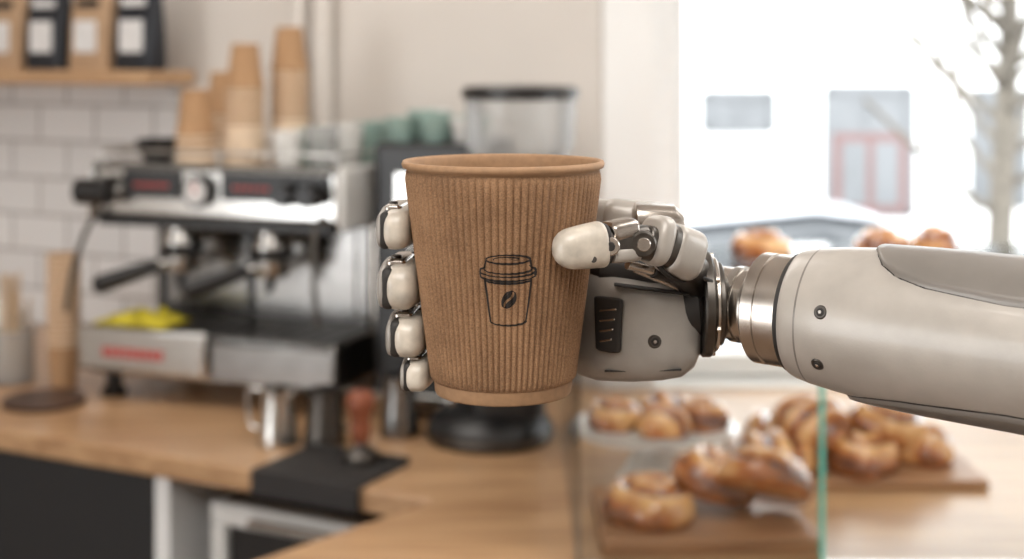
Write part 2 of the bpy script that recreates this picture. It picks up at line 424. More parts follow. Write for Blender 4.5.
for g,gx in enumerate((0.175,0.395)):
    lathe('group_head_%d'%g,[(0.030,0.300),(0.042,0.305),(0.044,0.33),(0.036,0.345),(0.036,0.386)],'steel2',em,36,(gx,0.085,0))
    lathe('group_collar_%d'%g,[(0.0445,0.304),(0.047,0.308),(0.047,0.322),(0.0445,0.326)],'black',em,36,(gx,0.085,0))
    box('group_neck_%d'%g,(gx-0.03,0.10,0.325),(gx+0.03,0.20,0.372),'msteel',em,0.008)
    lathe('portafilter_%d'%g,[(0.022,0.262),(0.034,0.268),(0.037,0.280),(0.037,0.299)],'steel2',em,36,(gx,0.085,0))
    cyl('spout_%d'%g,(gx,0.085,0.264),(gx,0.07,0.232),0.012,'black',em,r2=0.008)
    d=Vector((-0.80,-0.60,-0.30)).normalized(); c=Vector((gx,0.085,0.295))
    cyl('handle_neck_%d'%g,c+d*0.03,c+d*0.065,0.010,'steel2',em)
    seg('handle_%d'%g,c+d*0.05,c+d*0.195,(0.026,0.030),(0.038,0.042),'black',em,rnd0=0.5,rnd1=0.8,n=2.2,mid=1.05)
rc=[(0.01,0.03),(W-0.01,0.03),(W-0.01,D-0.02),(0.01,D-0.02)]
for i in range(4):
    p,q=rc[i],rc[(i+1)%4]
    tube('cup_rail_%d'%i,[(p[0],p[1],0.525),(q[0],q[1],0.525)],0.004,'steel2',em)
for i,(x,y) in enumerate(rc+[(0.3,0.03)]):
    cyl('rail_post_%d'%i,(x,y,0.499),(x,y,0.525),0.004,'steel2',em)
n=14
yc=mesh('cleaning_cloth',[((i/n-0.5)*0.17+random.uniform(-.004,.004),(j/n-0.5)*0.10+random.uniform(-.004,.004),0.006+0.030*max(0,math.sin(i*0.9)*math.cos(j*0.8+1))*(1-abs(i/n-0.5)*1.6)) for i in range(n+1) for j in range(n+1)],
     [(i*(n+1)+j,(i+1)*(n+1)+j,(i+1)*(n+1)+j+1,i*(n+1)+j+1) for i in range(n) for j in range(n)],'yellow',None,sharp=80)
yc.location=(-0.79,3.045,1.058); yc.rotation_euler=(0,0,math.radians(-20))
sm=yc.modifiers.new('s','SOLIDIFY'); sm.thickness=0.006

def mloc(x,y,z):
    c,s=math.cos(math.radians(-20)),math.sin(math.radians(-20))
    return (-0.905+c*x-s*y,3.05+s*x+c*y,0.90+z)
lathe('black_bowl',[(0,0),(0.03,0),(0.046,0.02),(0.050,0.045),(0.047,0.045),(0.042,0.02),(0,0.006)],'black',None,32,mloc(0.085,0.13,0.501))

# ------------------------------------------------------------ paper cup stacks
def cup_stack(n, loc, inverted=True, h=0.092, r0=0.029, r1=0.041, pitch=0.0125, name='paper_cup_stack'):
    e=empty(name,loc)
    prof=[]
    for k in range(n):
        z0=k*pitch
        if inverted:
            top = (k==n-1)
            prof += [(r1-0.002,z0+0.0005),(r1+0.002,z0+0.0008),(r1+0.0028,z0+0.003),(r1+0.0008,z0+0.0052)]
            if top: prof += [(r1-0.001+ (r0-r1)*0.1,z0+h*0.1),(r0,z0+h-0.001),(r0-0.002,z0+h),(r0-0.004,z0+h-0.004),(0,z0+h-0.004)]
            else: prof += [(r1-0.0016,z0+pitch-0.0002)]
        else:
            if k==0: prof += [(r0-0.002,0),(r0,0.001)]
            prof += [(r1-0.0006,h+z0-pitch+0.001)] if k else [(r1-0.0005,h-0.006)]
            prof += [(r1+0.0008,z0+h-0.005),(r1+0.0028,z0+h-0.003),(r1+0.002,z0+h-0.0008),(r1-0.0005,z0+h-0.0003)]
            if k==n-1: prof += [(r1-0.003,z0+h-0.003),(r0,z0+0.012),(0,z0+0.012)]
    ob=lathe('cups',prof,['kraft2','kraftl'],e,32,sharp=25)
    zt=(n-1)*pitch
    for p in ob.data.polygons:
        c=p.center; r=math.hypot(c.x,c.y)
        if inverted and c.z<zt+0.001 and len(p.vertices)==4 and (c.z%pitch)<0.0056: p.material_index=1
        elif inverted and c.z<zt*0.45 and len(p.vertices)==4: p.material_index=1
        elif not inverted and r>r1+0.0005: p.material_index=1
    return e
for n,x,y in ((6,0.188,0.115),(14,0.285,0.16),(17,0.345,0.25),(9,0.165,0.27)):
    cup_stack(n,mloc(x,y,0.501))
cup_stack(18,(-0.985,3.125,0.9003),inverted=False,r0=0.027,r1=0.035,h=0.10,pitch=0.0115)
lathe('serving_board',[(0,0),(0.083,0),(0.085,0.004),(0.085,0.011),(0.083,0.0135),(0,0.0135)],'dwood',None,48,(-0.98,2.98,0.9003))

def tumbler(loc,m,h=0.075,r0=0.025,r1=0.036,name='tumbler'):
    return lathe(name,[(0,0),(r0,0),(r0+0.002,0.003),(r1,h),(r1-0.003,h),(r0-0.001,0.006),(0,0.006)],m,None,28,loc)
for i,(x,y,m) in enumerate(((0.43,0.09,'ceram'),(0.51,0.09,'hopper'),(0.44,0.18,'teal'),(0.525,0.175,'ceram'),(0.45,0.28,'ceram'),(0.53,0.27,'teal'),(0.44,0.365,'ceram'),(0.53,0.355,'teal'))):
    tumbler(mloc(x,y,0.501),m,h=0.082 if i%2 else 0.07,name='coffee_cup' if m!='hopper' else 'drinking_glass')

wb=empty('water_boiler',(-0.285,2.93,0.90),math.radians(-20))
box('body',(0,0,0.03),(0.215,0.26,0.55),'black',wb,0.01)
for i,(x,y) in enumerate(((0.03,0.03),(0.185,0.03),(0.03,0.23),(0.185,0.23))):
    lathe('foot_%d'%i,[(0.015,0),(0.015,0.031)],'black',wb,16,(x,y,0))
box('drip_tray',(0.02,-0.07,0.03),(0.195,0.0,0.055),'steel2',wb,0.004)
tube('tap',[(0.107,0.0,0.36),(0.107,-0.04,0.36),(0.107,-0.045,0.31)],0.009,'steel2',wb)
box('control_panel',(0.05,-0.006,0.42),(0.165,0.0,0.49),'steel2',wb,0.002)
def wloc(x,y,z):
    c,s=math.cos(math.radians(-20)),math.sin(math.radians(-20))
    return (-0.285+c*x-s*y,2.93+s*x+c*y,0.90+z)
for i,(x,y) in enumerate(((0.04,0.05),(0.115,0.05),(0.18,0.06),(0.05,0.14),(0.13,0.14),(0.05,0.22),(0.14,0.22))):
    tumbler(wloc(x,y,0.5505),'teal' if i%3!=2 else 'ceram',h=0.05+0.012*(i%2),r0=0.022,r1=0.034,name='coffee_cup')

# ------------------------------------------------------------ grinder
cg=empty('coffee_grinder',(-0.012,2.72,0.90))
lathe('base',[(0,0),(0.115,0),(0.120,0.008),(0.120,0.028),(0.108,0.045),(0.07,0.06),(0,0.062)],'black',cg,48,(-0.03,-0.01,0))
lathe('steel_ring',[(0.1205,0.010),(0.1225,0.012),(0.1225,0.017),(0.1205,0.019)],'dsteel',cg,48,(-0.03,-0.01,0))
loft('body',[((0,0.01,0.05),(0.075,0,0),(0,0.085,0),4),((0,0.01,0.20),(0.075,0,0),(0,0.085,0),4),((0,0.01,0.36),(0.082,0,0),(0,0.09,0),4),((0,0.01,0.44),(0.082,0,0),(0,0.09,0),3),((0,0.01,0.47),(0.06,0,0),(0,0.06,0),2)],'black',cg,segs=40)
lathe('doser',[(0.05,0.20),(0.055,0.205),(0.055,0.30),(0.05,0.31),(0,0.31)],'dsteel',cg,32,(-0.01,-0.11,0))
cyl('doser_lever',(-0.01,-0.12,0.24),(-0.10,-0.16,0.24),0.007,'steel2',cg)
tube('portafilter_fork',[(-0.04,-0.07,0.14),(-0.04,-0.14,0.14),(0.03,-0.14,0.14),(0.03,-0.07,0.14)],0.006,'steel2',cg)
lathe('hopper',[(0.045,0.465),(0.055,0.50),(0.100,0.545),(0.104,0.56),(0.107,0.645)],'hopper',cg,48,(0.028,0,0))
lathe('beans',[(0,0.468),(0.043,0.468),(0.052,0.502),(0.080,0.530),(0.03,0.538),(0,0.540)],'beans',cg,48,(0.028,0,0))
lathe('hopper_lid',[(0,0.646),(0.110,0.646),(0.113,0.650),(0.113,0.662),(0.105,0.670),(0,0.673)],'black',cg,48,(0.028,0,0))

# ------------------------------------------------------------ milk pitchers, tamper, mat
def pitcher(loc,m,h=0.10,rz=0,name='milk_pitcher'):
    e=empty(name,loc,rz)
    lathe('body',[(0,0),(0.036,0),(0.039,0.003),(0.038,0.03),(0.030,h*0.8),(0.031,h),(0.0295,h),(0.028,h*0.8),(0.036,0.03),(0,0.004)],m,e,36)
    tube('handle',[(0.030,0,h*0.92),(0.060,0,h*0.92),(0.066,0,h*0.6),(0.058,0,h*0.30),(0.037,0,h*0.25)],0.004,m,e)
    loft('spout',[((-0.028,0,h*0.75),(0.002,0,0),(0,0.006,0),2),((-0.034,0,h*0.92),(0.007,0,0),(0,0.012,0),2),((-0.039,0,h*1.03),(0.010,0,0),(0,0.011,0),2)],m,e,segs=16)
    return e
pitcher((-0.437,2.66,0.9),'steel2',0.108,math.radians(160))
pitcher((-0.350,2.66,0.9),'dsteel',0.106,math.radians(20))
pitcher((-0.215,2.73,0.9),'msteel',0.115,math.radians(100))
mt=empty('tamping_mat'); mt.rotation_euler=(0,0,TH)
uc=CU*-0.328-SU*2.427
box('pad',(uc-0.135,2.007,0.9003),(uc+0.085,2.17,0.908),'rubber',mt,0.002)
box('front_lip',(uc-0.135,1.998,0.862),(uc+0.085,2.0095,0.908),'rubber',mt,0.002)
box('rim',(uc-0.135,2.155,0.908),(uc+0.085,2.17,0.915),'rubber',mt,0.002)
te=empty('coffee_tamper',(-0.268,2.52,0.9083)); te.scale=(1.15,1.15,1.1)
lathe('tamper_base',[(0,0),(0.029,0),(0.029,0.012),(0.024,0.018),(0.012,0.024),(0.010,0.036)],'dsteel',te,36)
lathe('wood_handle',[(0.010,0.030),(0.014,0.036),(0.016,0.055),(0.014,0.068),(0.019,0.082),(0.0225,0.095),(0.020,0.108),(0.012,0.114),(0,0.115)],'redwood',te,36)
jr=empty('stirrer_jar',(-1.115,3.18,0.9))
lathe('jar',[(0,0),(0.042,0),(0.045,0.004),(0.045,0.12),(0.0435,0.12),(0.0425,0.006),(0,0.006)],'hopper',jr,32)
for i in range(14):
    a=random.uniform(0,2*pi); r=random.uniform(0.005,0.028); b_=random.uniform(0,0.3)
    cyl('stirrer_%d'%i,(r*math.cos(a),r*math.sin(a),0.01),(r*1.25*math.cos(a+b_),r*1.25*math.sin(a+b_),0.20+random.uniform(-.02,.05)),0.0035,'straw',jr,segs=8)
lathe('sugar_canister',[(0,0),(0.05,0),(0.052,0.004),(0.052,0.13),(0.05,0.135),(0.02,0.14),(0.015,0.16),(0,0.165)],'ceram',None,36,(-1.20,3.36,0.9))

# ------------------------------------------------------------ pastries
def bun(name, R, H, loc, rz=0, tilt=(0,0), turns=2.0, sx=1.0, parent=None, depth=0.30, lumps=0.05, mode='roll'):
    nr,na=28,60
    vs=[];fs=[];cr=[]
    ph=random.uniform(0,6)
    vs.append((0,0,0));cr.append(0.4)
    def prof(q,a):
        rr=R*(1+lumps*math.sin(3*a+ph)+lumps*0.6*math.sin(5*a+ph*2))
        dome=H*(1-abs(q)**3.2)**0.5 if q<1 else 0
        if mode=='roll': g=0.5+0.5*math.cos(a-2*pi*turns*q)
        else: g=0.5+0.5*math.cos(q*math.cos(a)*R/0.006)
        g=g**0.7
        dome-= depth*H*(1-g)*(1-q**4)
        return rr*q*0.98, dome, g
    rings=[]
    for k in range(1,nr+1):
        q=math.sin(k/nr*pi/2); idx=[]
        for i in range(na):
            a=2*pi*i/na; r,z,g=prof(min(q,0.9999),a)
            idx.append(len(vs)); vs.append((r*math.cos(a)*sx,r*math.sin(a),max(z,0)+H*0.22)); cr.append(g*0.85+0.15*random.random())
        rings.append(idx)
    idx=[]
    for i in range(na):
        a=2*pi*i/na; r,z,g=prof(0.9999,a); idx.append(len(vs)); vs.append((r*math.cos(a)*sx*0.93,r*math.sin(a)*0.93,0)); cr.append(0.6)
    rings.append(idx)
    vs[0]=(0,0,H*(0.80)+H*0.22)
    for i in range(na):
        j=(i+1)%na; fs.append((0,rings[0][i],rings[0][j]))
    for k in range(len(rings)-1):
        for i in range(na):
            j=(i+1)%na; fs.append((rings[k][i],rings[k+1][i],rings[k+1][j],rings[k][j]))
    fs.append(tuple(rings[-1])[::-1])
    ob=mesh(name,vs,fs,'pastry',parent,sharp=80,loc=loc,rot=(tilt[0],tilt[1],rz))
    at=ob.data.attributes.new('crust','FLOAT','POINT'); at.data.foreach_set('value',cr)
    return ob
sb=empty('pastry_board',(0.285,2.19,0.9003))
box('board',(-0.155,-0.12,0),(0.165,0.14,0.022),'boardw',sb,0.005)
BZ=0.9228
bun('cinnamon_roll',0.072,0.052,(0.210,2.165,BZ),0.4)
bun('cinnamon_roll',0.070,0.052,(0.308,2.225,BZ+0.022),1.9,(0.30,-0.10))
bun('cinnamon_roll',0.076,0.054,(0.380,2.160,BZ+0.038),2.6,(0.50,0.05))
sb2=empty('pastry_tray',(0.56,2.53,0.9003))
box('tray',(-0.165,-0.15,0),(0.24,0.14,0.016),'boardw',sb2,0.004)
for i,(x,y,z,R) in enumerate(((0.460,2.45,0.918,0.066),(0.60,2.45,0.918,0.066),(0.49,2.59,0.918,0.062),(0.63,2.60,0.918,0.064),(0.525,2.49,0.964,0.066),(0.66,2.51,0.962,0.060),(0.72,2.50,0.918,0.054))):
    bun('danish_pastry',R,0.052,(x,y,z),i*1.3,(0.15*(i%3),0.1) if z>0.93 else (0,0),mode='roll' if i%2 else 'crois',sx=1.2)
def stand(loc,r,h):
    e=empty('cake_stand',loc)
    lathe('stand',[(0,0),(0.060,0),(0.063,0.005),(0.058,0.012),(0.048,0.028),(0.038,h*0.55),(0.036,h*0.75),(0.044,h-0.012),(r*0.6,h-0.006),(r-0.004,h-0.004),(r,h+0.004),(r-0.004,h+0.004),(r-0.012,h+0.001),(0,h+0.001)],'ceram',e,56)
    return e
stand((0.245,2.44,0.9),0.142,0.090)
for i,(dx,dy,R) in enumerate(((-0.070,0.0,0.048),(0.01,-0.045,0.048),(0.080,0.0,0.048),(0.02,0.055,0.045))):
    bun('danish_pastry',R,0.040,(0.245+dx*1.0,2.44+dy,0.9915),i*1.1,(0,0),mode='crois' if i%2 else 'roll',sx=1.05)
gc=empty('glass_display_case',(0,0,0))
CT=1.262
X0,X1,XM=0.092,1.55,0.442
Yf,Yb=2.035,2.80
g=0.006
def pane(n,lo,hi): return box(n,lo,hi,'glass',gc)
pane('front_left',(X0,Yf,0.9004),(XM-0.001,Yf+g,CT-g))
pane('front_right',(XM+0.005,Yf,0.9004),(X1,Yf+g,CT-g))
pane('left_side',(X0,Yf+g,0.9004),(X0+g,Yb,CT-g))
pane('right_side',(X1-g,Yf+g,0.9004),(X1,Yb,CT-g))
pane('top',(X0,Yf,CT-g+0.0005),(X1,Yb,CT))
box('joint_edge',(XM-0.001,Yf-0.001,0.9004),(XM+0.005,Yf+0.009,CT-g),'gedge',gc)
for i,(x,y,R) in enumerate(((0.455,2.60,0.052),(0.685,2.62,0.052),(0.79,2.66,0.04))):
    bun('danish_pastry',R,0.040,(x,y,CT+0.0005),i*1.7,mode='roll',sx=1.1)

# ------------------------------------------------------------ outside
GZ=-1.0
box('street_ground',(-12,3.6,GZ-0.1),(30,40,GZ),'pave')
fc=empty('building_facade',(0,16,0))
box('facade_wall',(-8,0,GZ),(26,0.5,9),'facade',fc)
box('plinth',(-8,-0.06,GZ),(26,0.0,GZ+0.35),'pave',fc)
def fwin(x0,x1,z0,z1,fm='white',tag=0):
    box('pane_%d'%tag,(x0,-0.02,z0),(x1,0.0,z1),'fwin',fc)
    for i,(a,b_) in enumerate([((x0-0.04,-0.05,z0),(x0+0.05,0,z1)),((x1-0.05,-0.05,z0),(x1+0.04,0,z1)),((x0,-0.05,z1-0.05),(x1,0,z1+0.04)),((x0,-0.05,z0-0.04),(x1,0,z0+0.04)),(((x0+x1)/2-0.03,-0.045,z0),((x0+x1)/2+0.03,0,z1))]):
        box('frame_%d_%d'%(tag,i),a,b_,fm,fc)
fwin(2.17,2.92,0.84,1.24,'fwin',1)
fwin(3.55,4.48,-0.1,1.30,'fwin',2)
box('red_door_panel',(3.60,-0.06,-0.1),(4.43,-0.05,0.80),'fred',fc)
box('red_door_glass_l',(3.70,-0.07,0.0),(3.97,-0.061,0.70),'fwin',fc)
box('red_door_glass_r',(4.06,-0.07,0.0),(4.33,-0.061,0.70),'fwin',fc)
fwin(5.2,5.75,0.0,1.26,'fwin',3)
fwin(7.2,8.1,0.0,1.26,'fwin',4)
for i,x in enumerate((2.2,3.6,5.2,7.2)):
    fwin(x,x+0.9,2.9,4.3,'fwin',5+i)
box('ledge',(-8,-0.1,1.9),(26,0,2.0),'facade',fc)
tr=empty('street_tree',(3.05,9.0,GZ))
tube('trunk',[(0,0,0),(0.02,0,1.0),(0.06,0,2.0),(0.12,0.05,3.0),(0.1,0.1,4.0)],[0.11,0.085,0.075,0.06,0.04],'bark',tr)
for i in range(26):
    a=random.uniform(0,2*pi); z=random.uniform(1.5,3.3); l=random.uniform(0.6,1.3)
    dx,dy=math.cos(a)*l,math.sin(a)*l
    b0=Vector((0.07,0.02,z))
    tube('branch_%d'%i,[b0,b0+Vector((dx*0.4,dy*0.4,l*0.25)),b0+Vector((dx,dy,l*0.75))],[0.030,0.022,0.012],'bark',tr,segs=6)
    b1=b0+Vector((dx*0.6,dy*0.6,l*0.4))
    tube('twig_%d'%i,[b1,b1+Vector((dx*0.1+0.1,dy*0.2,0.3)),b1+Vector((dx*0.2+0.25,dy*0.3,0.6))],[0.018,0.013,0.008],'bark',tr,segs=6)
def car(loc,rz,m):
    e=empty('parked_car',loc,rz)
    secs=[]
    for x,hw,z0,z1 in ((-2.0,0.55,0.35,0.6),(-1.95,0.75,0.28,0.78),(-1.2,0.85,0.22,0.88),(0,0.87,0.2,0.92),(1.2,0.85,0.22,0.9),(1.9,0.75,0.3,0.8),(2.0,0.55,0.38,0.6)):
        secs.append(((x,0,(z0+z1)/2),(0,hw,0),(0,0,(z1-z0)/2),4))
    loft('body',secs,m,e,segs=32)
    secs=[]
    for x,hw,z1 in ((-1.6,0.70,0.88),(-1.0,0.66,1.36),(0.0,0.66,1.45),(0.55,0.66,1.38),(1.25,0.72,0.90)):
        secs.append(((x,0,(0.8+z1)/2),(0,hw,0),(0,0,(z1-0.8)/2),4))
    loft('cabin',secs,'carg',e,segs=32)
    secs=[((x,0,z),(0,0.6,0),(0,0,0.03),4) for x,z in ((-1.0,1.36),(0,1.45),(0.5,1.39))]
    loft('roof',secs,m,e,segs=24)
    for i,(x,y) in enumerate(((-1.25,-0.8),(1.25,-0.8),(-1.25,0.8),(1.25,0.8))):
        cyl('wheel_%d'%i,(x,y-0.1,0.32),(x,y+0.1,0.32),0.32,'black',e)
car((2.3,11.5,GZ),0.05,'carw'); car((7.4,11.6,GZ),0.0,'carw')

# ------------------------------------------------------------ the ripple cup
CUPX,CUPY,CAMZ=-0.004,0.64,1.62
CB=CAMZ-0.149
H=0.104; RB=0.0305; RT=0.0438
RIP=84
def cup_r(h): return RB+(RT-RB)*h/H
def sleeve(th,h):
    f=min(1,max(0,(h-0.0065)/0.0015))*min(1,max(0,(H-0.0045-h)/0.003))
    g=abs(math.cos(RIP*th/2))**0.8
    return cup_r(h)+0.0002+f*(0.0002+0.00105*g)
ce=empty('takeaway_cup',(CUPX,CUPY,CB))
NA=RIP*10
hs=[0.0062,0.0066,0.0072,0.008]+[0.008+(H-0.0125-0.004)*i/24 for i in range(1,25)]+[H-0.0058,H-0.005,H-0.0044]
vs=[];fs=[]
for h in hs:
    for i in range(NA):
        a=2*pi*i/NA; r=sleeve(a,h)
        if h==hs[0]: r=cup_r(h)
        vs.append((r*math.cos(a),r*math.sin(a),h))
for k in range(len(hs)-1):
    for i in range(NA):
        j=(i+1)%NA; fs.append((k*NA+i,k*NA+j,(k+1)*NA+j,(k+1)*NA+i))
mesh('ripple_sleeve',vs,fs,'kraft',ce,sharp=70)
lathe('inner_cup',[(RB-0.003,0.003),(RB-0.0025,0.0005),(RB-0.0003,0.0002),(RB+0.0001,0.001),(cup_r(0.0063)-0.0001,0.0063),(cup_r(0.05)-0.0003,0.05),(cup_r(H-0.004),H-0.004),
      (cup_r(H)+0.0002,H-0.0035),(cup_r(H)+0.0014,H-0.0030),(cup_r(H)+0.0019,H-0.0015),(cup_r(H)+0.0013,H-0.0001),(cup_r(H)+0.0001,H),(cup_r(H)-0.0009,H-0.0012),(cup_r(H)-0.001,H-0.004),(cup_r(0.05)-0.0012,0.05),(RB-0.001,0.006),(0,0.006)],'kraftrim',ce,160,sharp=80)
LC_S=0.0023; LC_H=0.0515
def logo_pt(s,h):
    hh=h+LC_H; th=-pi/2+(s+LC_S)/cup_r(hh)
    r=sleeve(th,hh)+0.00012
    return Vector((r*math.cos(th),r*math.sin(th),hh))
lv=[];lf=[]
def stroke(pts,w=0.00090,closed=False):
    P=[Vector((p[0]/1000,p[1]/1000)) for p in pts]
    if closed: P.append(P[0])
    Q=[]
    for a,b in zip(P,P[1:]):
        n=max(1,int((b-a).length/0.00022))
        for k in range(n): Q.append(a.lerp(b,k/n))
    Q.append(P[-1])
    base=len(lv)
    for i,q in enumerate(Q):
        d=Q[min(i+1,len(Q)-1)]-Q[max(i-1,0)]
        d.normalize(); nn=Vector((-d.y,d.x))
        ww=w*(0.85+0.25*math.sin(i*0.05+base))
        for t in (-0.5,0,0.5): 
            p=q+nn*ww*t; lv.append(logo_pt(p.x,p.y))
    for i in range(len(Q)-1):
        for t in (0,1):
            a=base+i*3+t; lf.append((a,a+1,a+4,a+3))
def ell(cx_,cy,rx,ry,a0=0,a1=360,n=60,rot=0):
    r=math.radians(rot); out=[]
    for i in range(n+1):
        a=math.radians(a0+(a1-a0)*i/n); x=rx*math.cos(a);y=ry*math.sin(a)
        out.append((cx_+x*math.cos(r)-y*math.sin(r),cy+x*math.sin(r)+y*math.cos(r)))
    return out
stroke([(-9.6,4.2),(-7.2,-13.6)]); stroke([(9.8,4.6),(7.4,-13.4)])
stroke(ell(0.1,-13.4,7.3,1.9,180,360))
stroke(ell(0.1,4.6,9.8,1.8,180,360))
stroke(ell(0,8.2,11.7,2.6,180,360)); stroke(ell(0,6.2,11.4,2.4,180,360))
stroke([(-11.7,8.2),(-11.4,6.2)]);stroke([(11.7,8.2),(11.4,6.2)])
stroke([(-11.7,8.2),(-11.3,9.2),(-9.9,9.6)]); stroke([(11.7,8.2),(11.3,9.2),(9.9,9.6)])
stroke([(-9.9,9.2),(-9.2,13.0)]); stroke([(9.9,9.2),(9.2,13.0)])
stroke(ell(0,9.0,9.9,2.0,180,360))
stroke(ell(0,13.2,9.2,1.9)); stroke(ell(-0.5,13.3,5.6,0.9,20,200),0.0006)
stroke(ell(3,13.4,1.6,0.4),0.0004)
stroke([(9.5,9.8),(8.8,10.8)],0.0006)
stroke(ell(0.3,-4.0,2.66,3.89,0,360,40,-28),0.0005)
def fillbean(side):
    r=math.radians(-28)
    for k in range(1,8):
        f=k/8
        pts=[]
        for i in range(20):
            y=-3.9+7.8*i/19
            xm=2.7*math.sqrt(max(0,1-(y/4.1)**2)); sx_=0.7*math.sin(y*0.75)
            x=sx_+side*(0.45+(xm-0.45-side*sx_)*f) if xm>0.6 else side*xm
            pts.append((0.3+x*math.cos(r)-y*math.sin(r),-4.0+x*math.sin(r)+y*math.cos(r)))
        stroke(pts,0.00045)
fillbean(1); fillbean(-1)
mesh('printed_cup_icon',lv,lf,'ink',ce,sharp=80)

# ------------------------------------------------------------ ROBOT ARM (local frame in mm from cup axis; z from eye level)
S=0.001
ra=empty('robot_arm',(CUPX,CUPY,CAMZ))
def rr(z): return 1000*(RB+(RT-RB)*((z+149)/104))+1.0
def sg(nm_,p0,p1,d0,d1,m,**k): return seg(nm_,p0,p1,d0,d1,m,ra,s=S,**k)
def cy(nm_,p0,p1,r,m,**k): return cyl(nm_,p0,p1,r,m,ra,s=S,**k)
def finger(nm,z,th,ht,dz,start):
    R=rr(z)+th/2+0.3
    def P(deg,extra=0,dzz=0):
        a=math.radians(deg); return Vector(((R+extra)*math.cos(a),(R+extra)*math.sin(a),z+dzz))
    K=Vector(start)
    P1=P(63,3.5); P2=P(112,3.5); P3=P(150,2.5); T=P(189,0.2,dz)
    pts=[K,P1,P2,P3,T]
    U=Vector((0,0,1))
    for i,(a,b) in enumerate(zip(pts,pts[1:])):
        d=(b-a).normalized()
        if i<3:
            sg('%s_core_%d'%(nm,i),a+d*1,b-d*1,(th*0.62,ht*0.55),(th*0.6,ht*0.5),'dsteel',rnd0=.2,rnd1=.2)
            sg('%s_phalanx_%d'%(nm,i),a+d*(th*0.45),b-d*(th*0.42),(th,ht),(th*0.95,ht*0.95),'shell',rnd0=.25,rnd1=.25,n=3.2)
        else:
            o=d.cross(U); 
            if o.x>0: o=-o           # outward (away from the cup)
            sg('%s_core_%d'%(nm,i),a,a+d*12,(th*0.7,ht*0.6),(th*0.6,ht*0.5),'dsteel',rnd0=.2,rnd1=.2)
            L_=(b-a).length
            sg('%s_pad'%nm,a+d*(th*0.45)-o*(th*0.07),b+d*3-o*(th*0.05),(th*0.84,ht*0.97),(th*0.70,ht*0.86),'tipw',rnd0=.30,rnd1=.75,n=3.0,mid=1.03)
            sg('%s_pad_seam'%nm,a+d*(th*0.5)+o*(th*0.22),b+d*1.6+o*(th*0.20),(th*0.36,ht*0.93),(th*0.34,ht*0.84),'seam',rnd0=.30,rnd1=.6,n=2.8)
            sg('%s_outer_shell'%nm,a+d*(th*0.40)+o*(th*0.30),a+d*(L_*0.62)+o*(th*0.29),(th*0.46,ht),(th*0.44,ht*0.97),'shell',rnd0=.30,rnd1=.28,n=3.0)
            sg('%s_outer_tip'%nm,a+d*(L_*0.65)+o*(th*0.32),b+d*1.5+o*(th*0.29),(th*0.36,ht*0.92),(th*0.28,ht*0.74),'palm',rnd0=.20,rnd1=.8,n=2.8)
            sg('%s_link_top'%nm,a+U*(ht*0.40)+o*(th*0.10),a+d*(L_*0.80)+U*(ht*0.45)+o*(th*0.08),(th*0.50,ht*0.26),(th*0.44,ht*0.22),'steel',rnd0=.4,rnd1=.6)
            sg('%s_link_gap'%nm,a+U*(ht*0.34)+o*(th*0.10),a+d*(L_*0.84)+U*(ht*0.37)+o*(th*0.06),(th*0.60,ht*0.16),(th*0.56,ht*0.14),'seam',rnd0=.4,rnd1=.6)
            cy('%s_link_pin'%nm,a+d*(L_*0.62)+U*(ht*0.34)+o*(th*0.12),a+d*(L_*0.62)+U*(ht*0.60)+o*(th*0.12),th*0.12,'dsteel')
            cy('%s_side_screw'%nm,a+d*(L_*0.42)+o*(th*0.40),a+d*(L_*0.42)+o*(th*0.56),ht*0.11,'dsteel')
        if i>0:
            cy('%s_joint_%d'%(nm,i),a-U*(ht*0.47),a+U*(ht*0.47),th*0.36,'steel')
            cy('%s_pin_%d'%(nm,i),a-U*(ht*0.52),a+U*(ht*0.52),th*0.14,'dsteel')
finger('index_finger',-75.5,17,19.5,-0.5,(76,30,-77))
finger('middle_finger',-101,20,22,-1,(58,34,-106))
finger('ring_finger',-123.5,19,19.5,-1,(56,34,-122))
finger('little_finger',-141.5,14.5,15,0,(54,32,-137))

def palm(nm,data,m,n=3.4):
    secs=[]
    for x,y0,y1,z0,z1 in data:
        secs.append(((x*S,(y0+y1)/2*S,(z0+z1)/2*S),(0,(y1-y0)/2*S,0),(0,0,(z1-z0)/2*S),n))
    return loft(nm,secs,m,ra,segs=44)
palm('palm_shell',[(27,30,40,-140,-105),(28.5,26,43,-145,-98),(36,18,45,-148,-95),(43,6,45,-148.5,-95),(50,1,44,-148,-96),(60,-3,43,-147.5,-98),(72,-4,41,-146.5,-100),(81,-3,38,-145,-101),(87,1,35,-141,-102),(89.5,4,31,-136,-104)],'palm')
palm('palm_mechanism',[(40,14,40,-100,-92),(44,8,40,-102,-88),(66,3,38,-104,-88),(86,5,34,-108,-92),(89,8,32,-108,-94)],'seam',3)
palm('knuckle_block',[(60,18,40,-96,-70),(62,16,42,-96,-67),(80,16,40,-96,-68),(84,18,38,-96,-72)],'steel',4)
sg('index_knuckle_cover',(48,37,-75),(80,31,-79),(18,19),(20,22),'shell',rnd0=.4,rnd1=.5)
sg('palm_vent',(47.5,2.2,-132),(47.5,2.2,-107),(3.2,13),(3.2,15),'seam',up=(0.82,-0.57,0),rnd0=.7,rnd1=.5,n=2.4)
for i in range(4):
    z=-112.5-i*4.6
    sg('palm_fin_%d'%i,(44.0,4.2,z-1.0),(51.5-i*0.7,-1.0+i*0.4,z+0.6),(2.6,1.3),(2.6,1.3),'steel',rnd0=.4,rnd1=.4)
sg('palm_ridge',(50,0.2,-101),(84,0.6,-105.5),(5,1.6),(5,1.6),'seam',rnd0=.5,rnd1=.5)
sg('palm_lower_seam',(46,4.6,-141.0),(80,-2.0,-139),(3,0.7),(3,0.7),'seam',rnd0=.5,rnd1=.5)
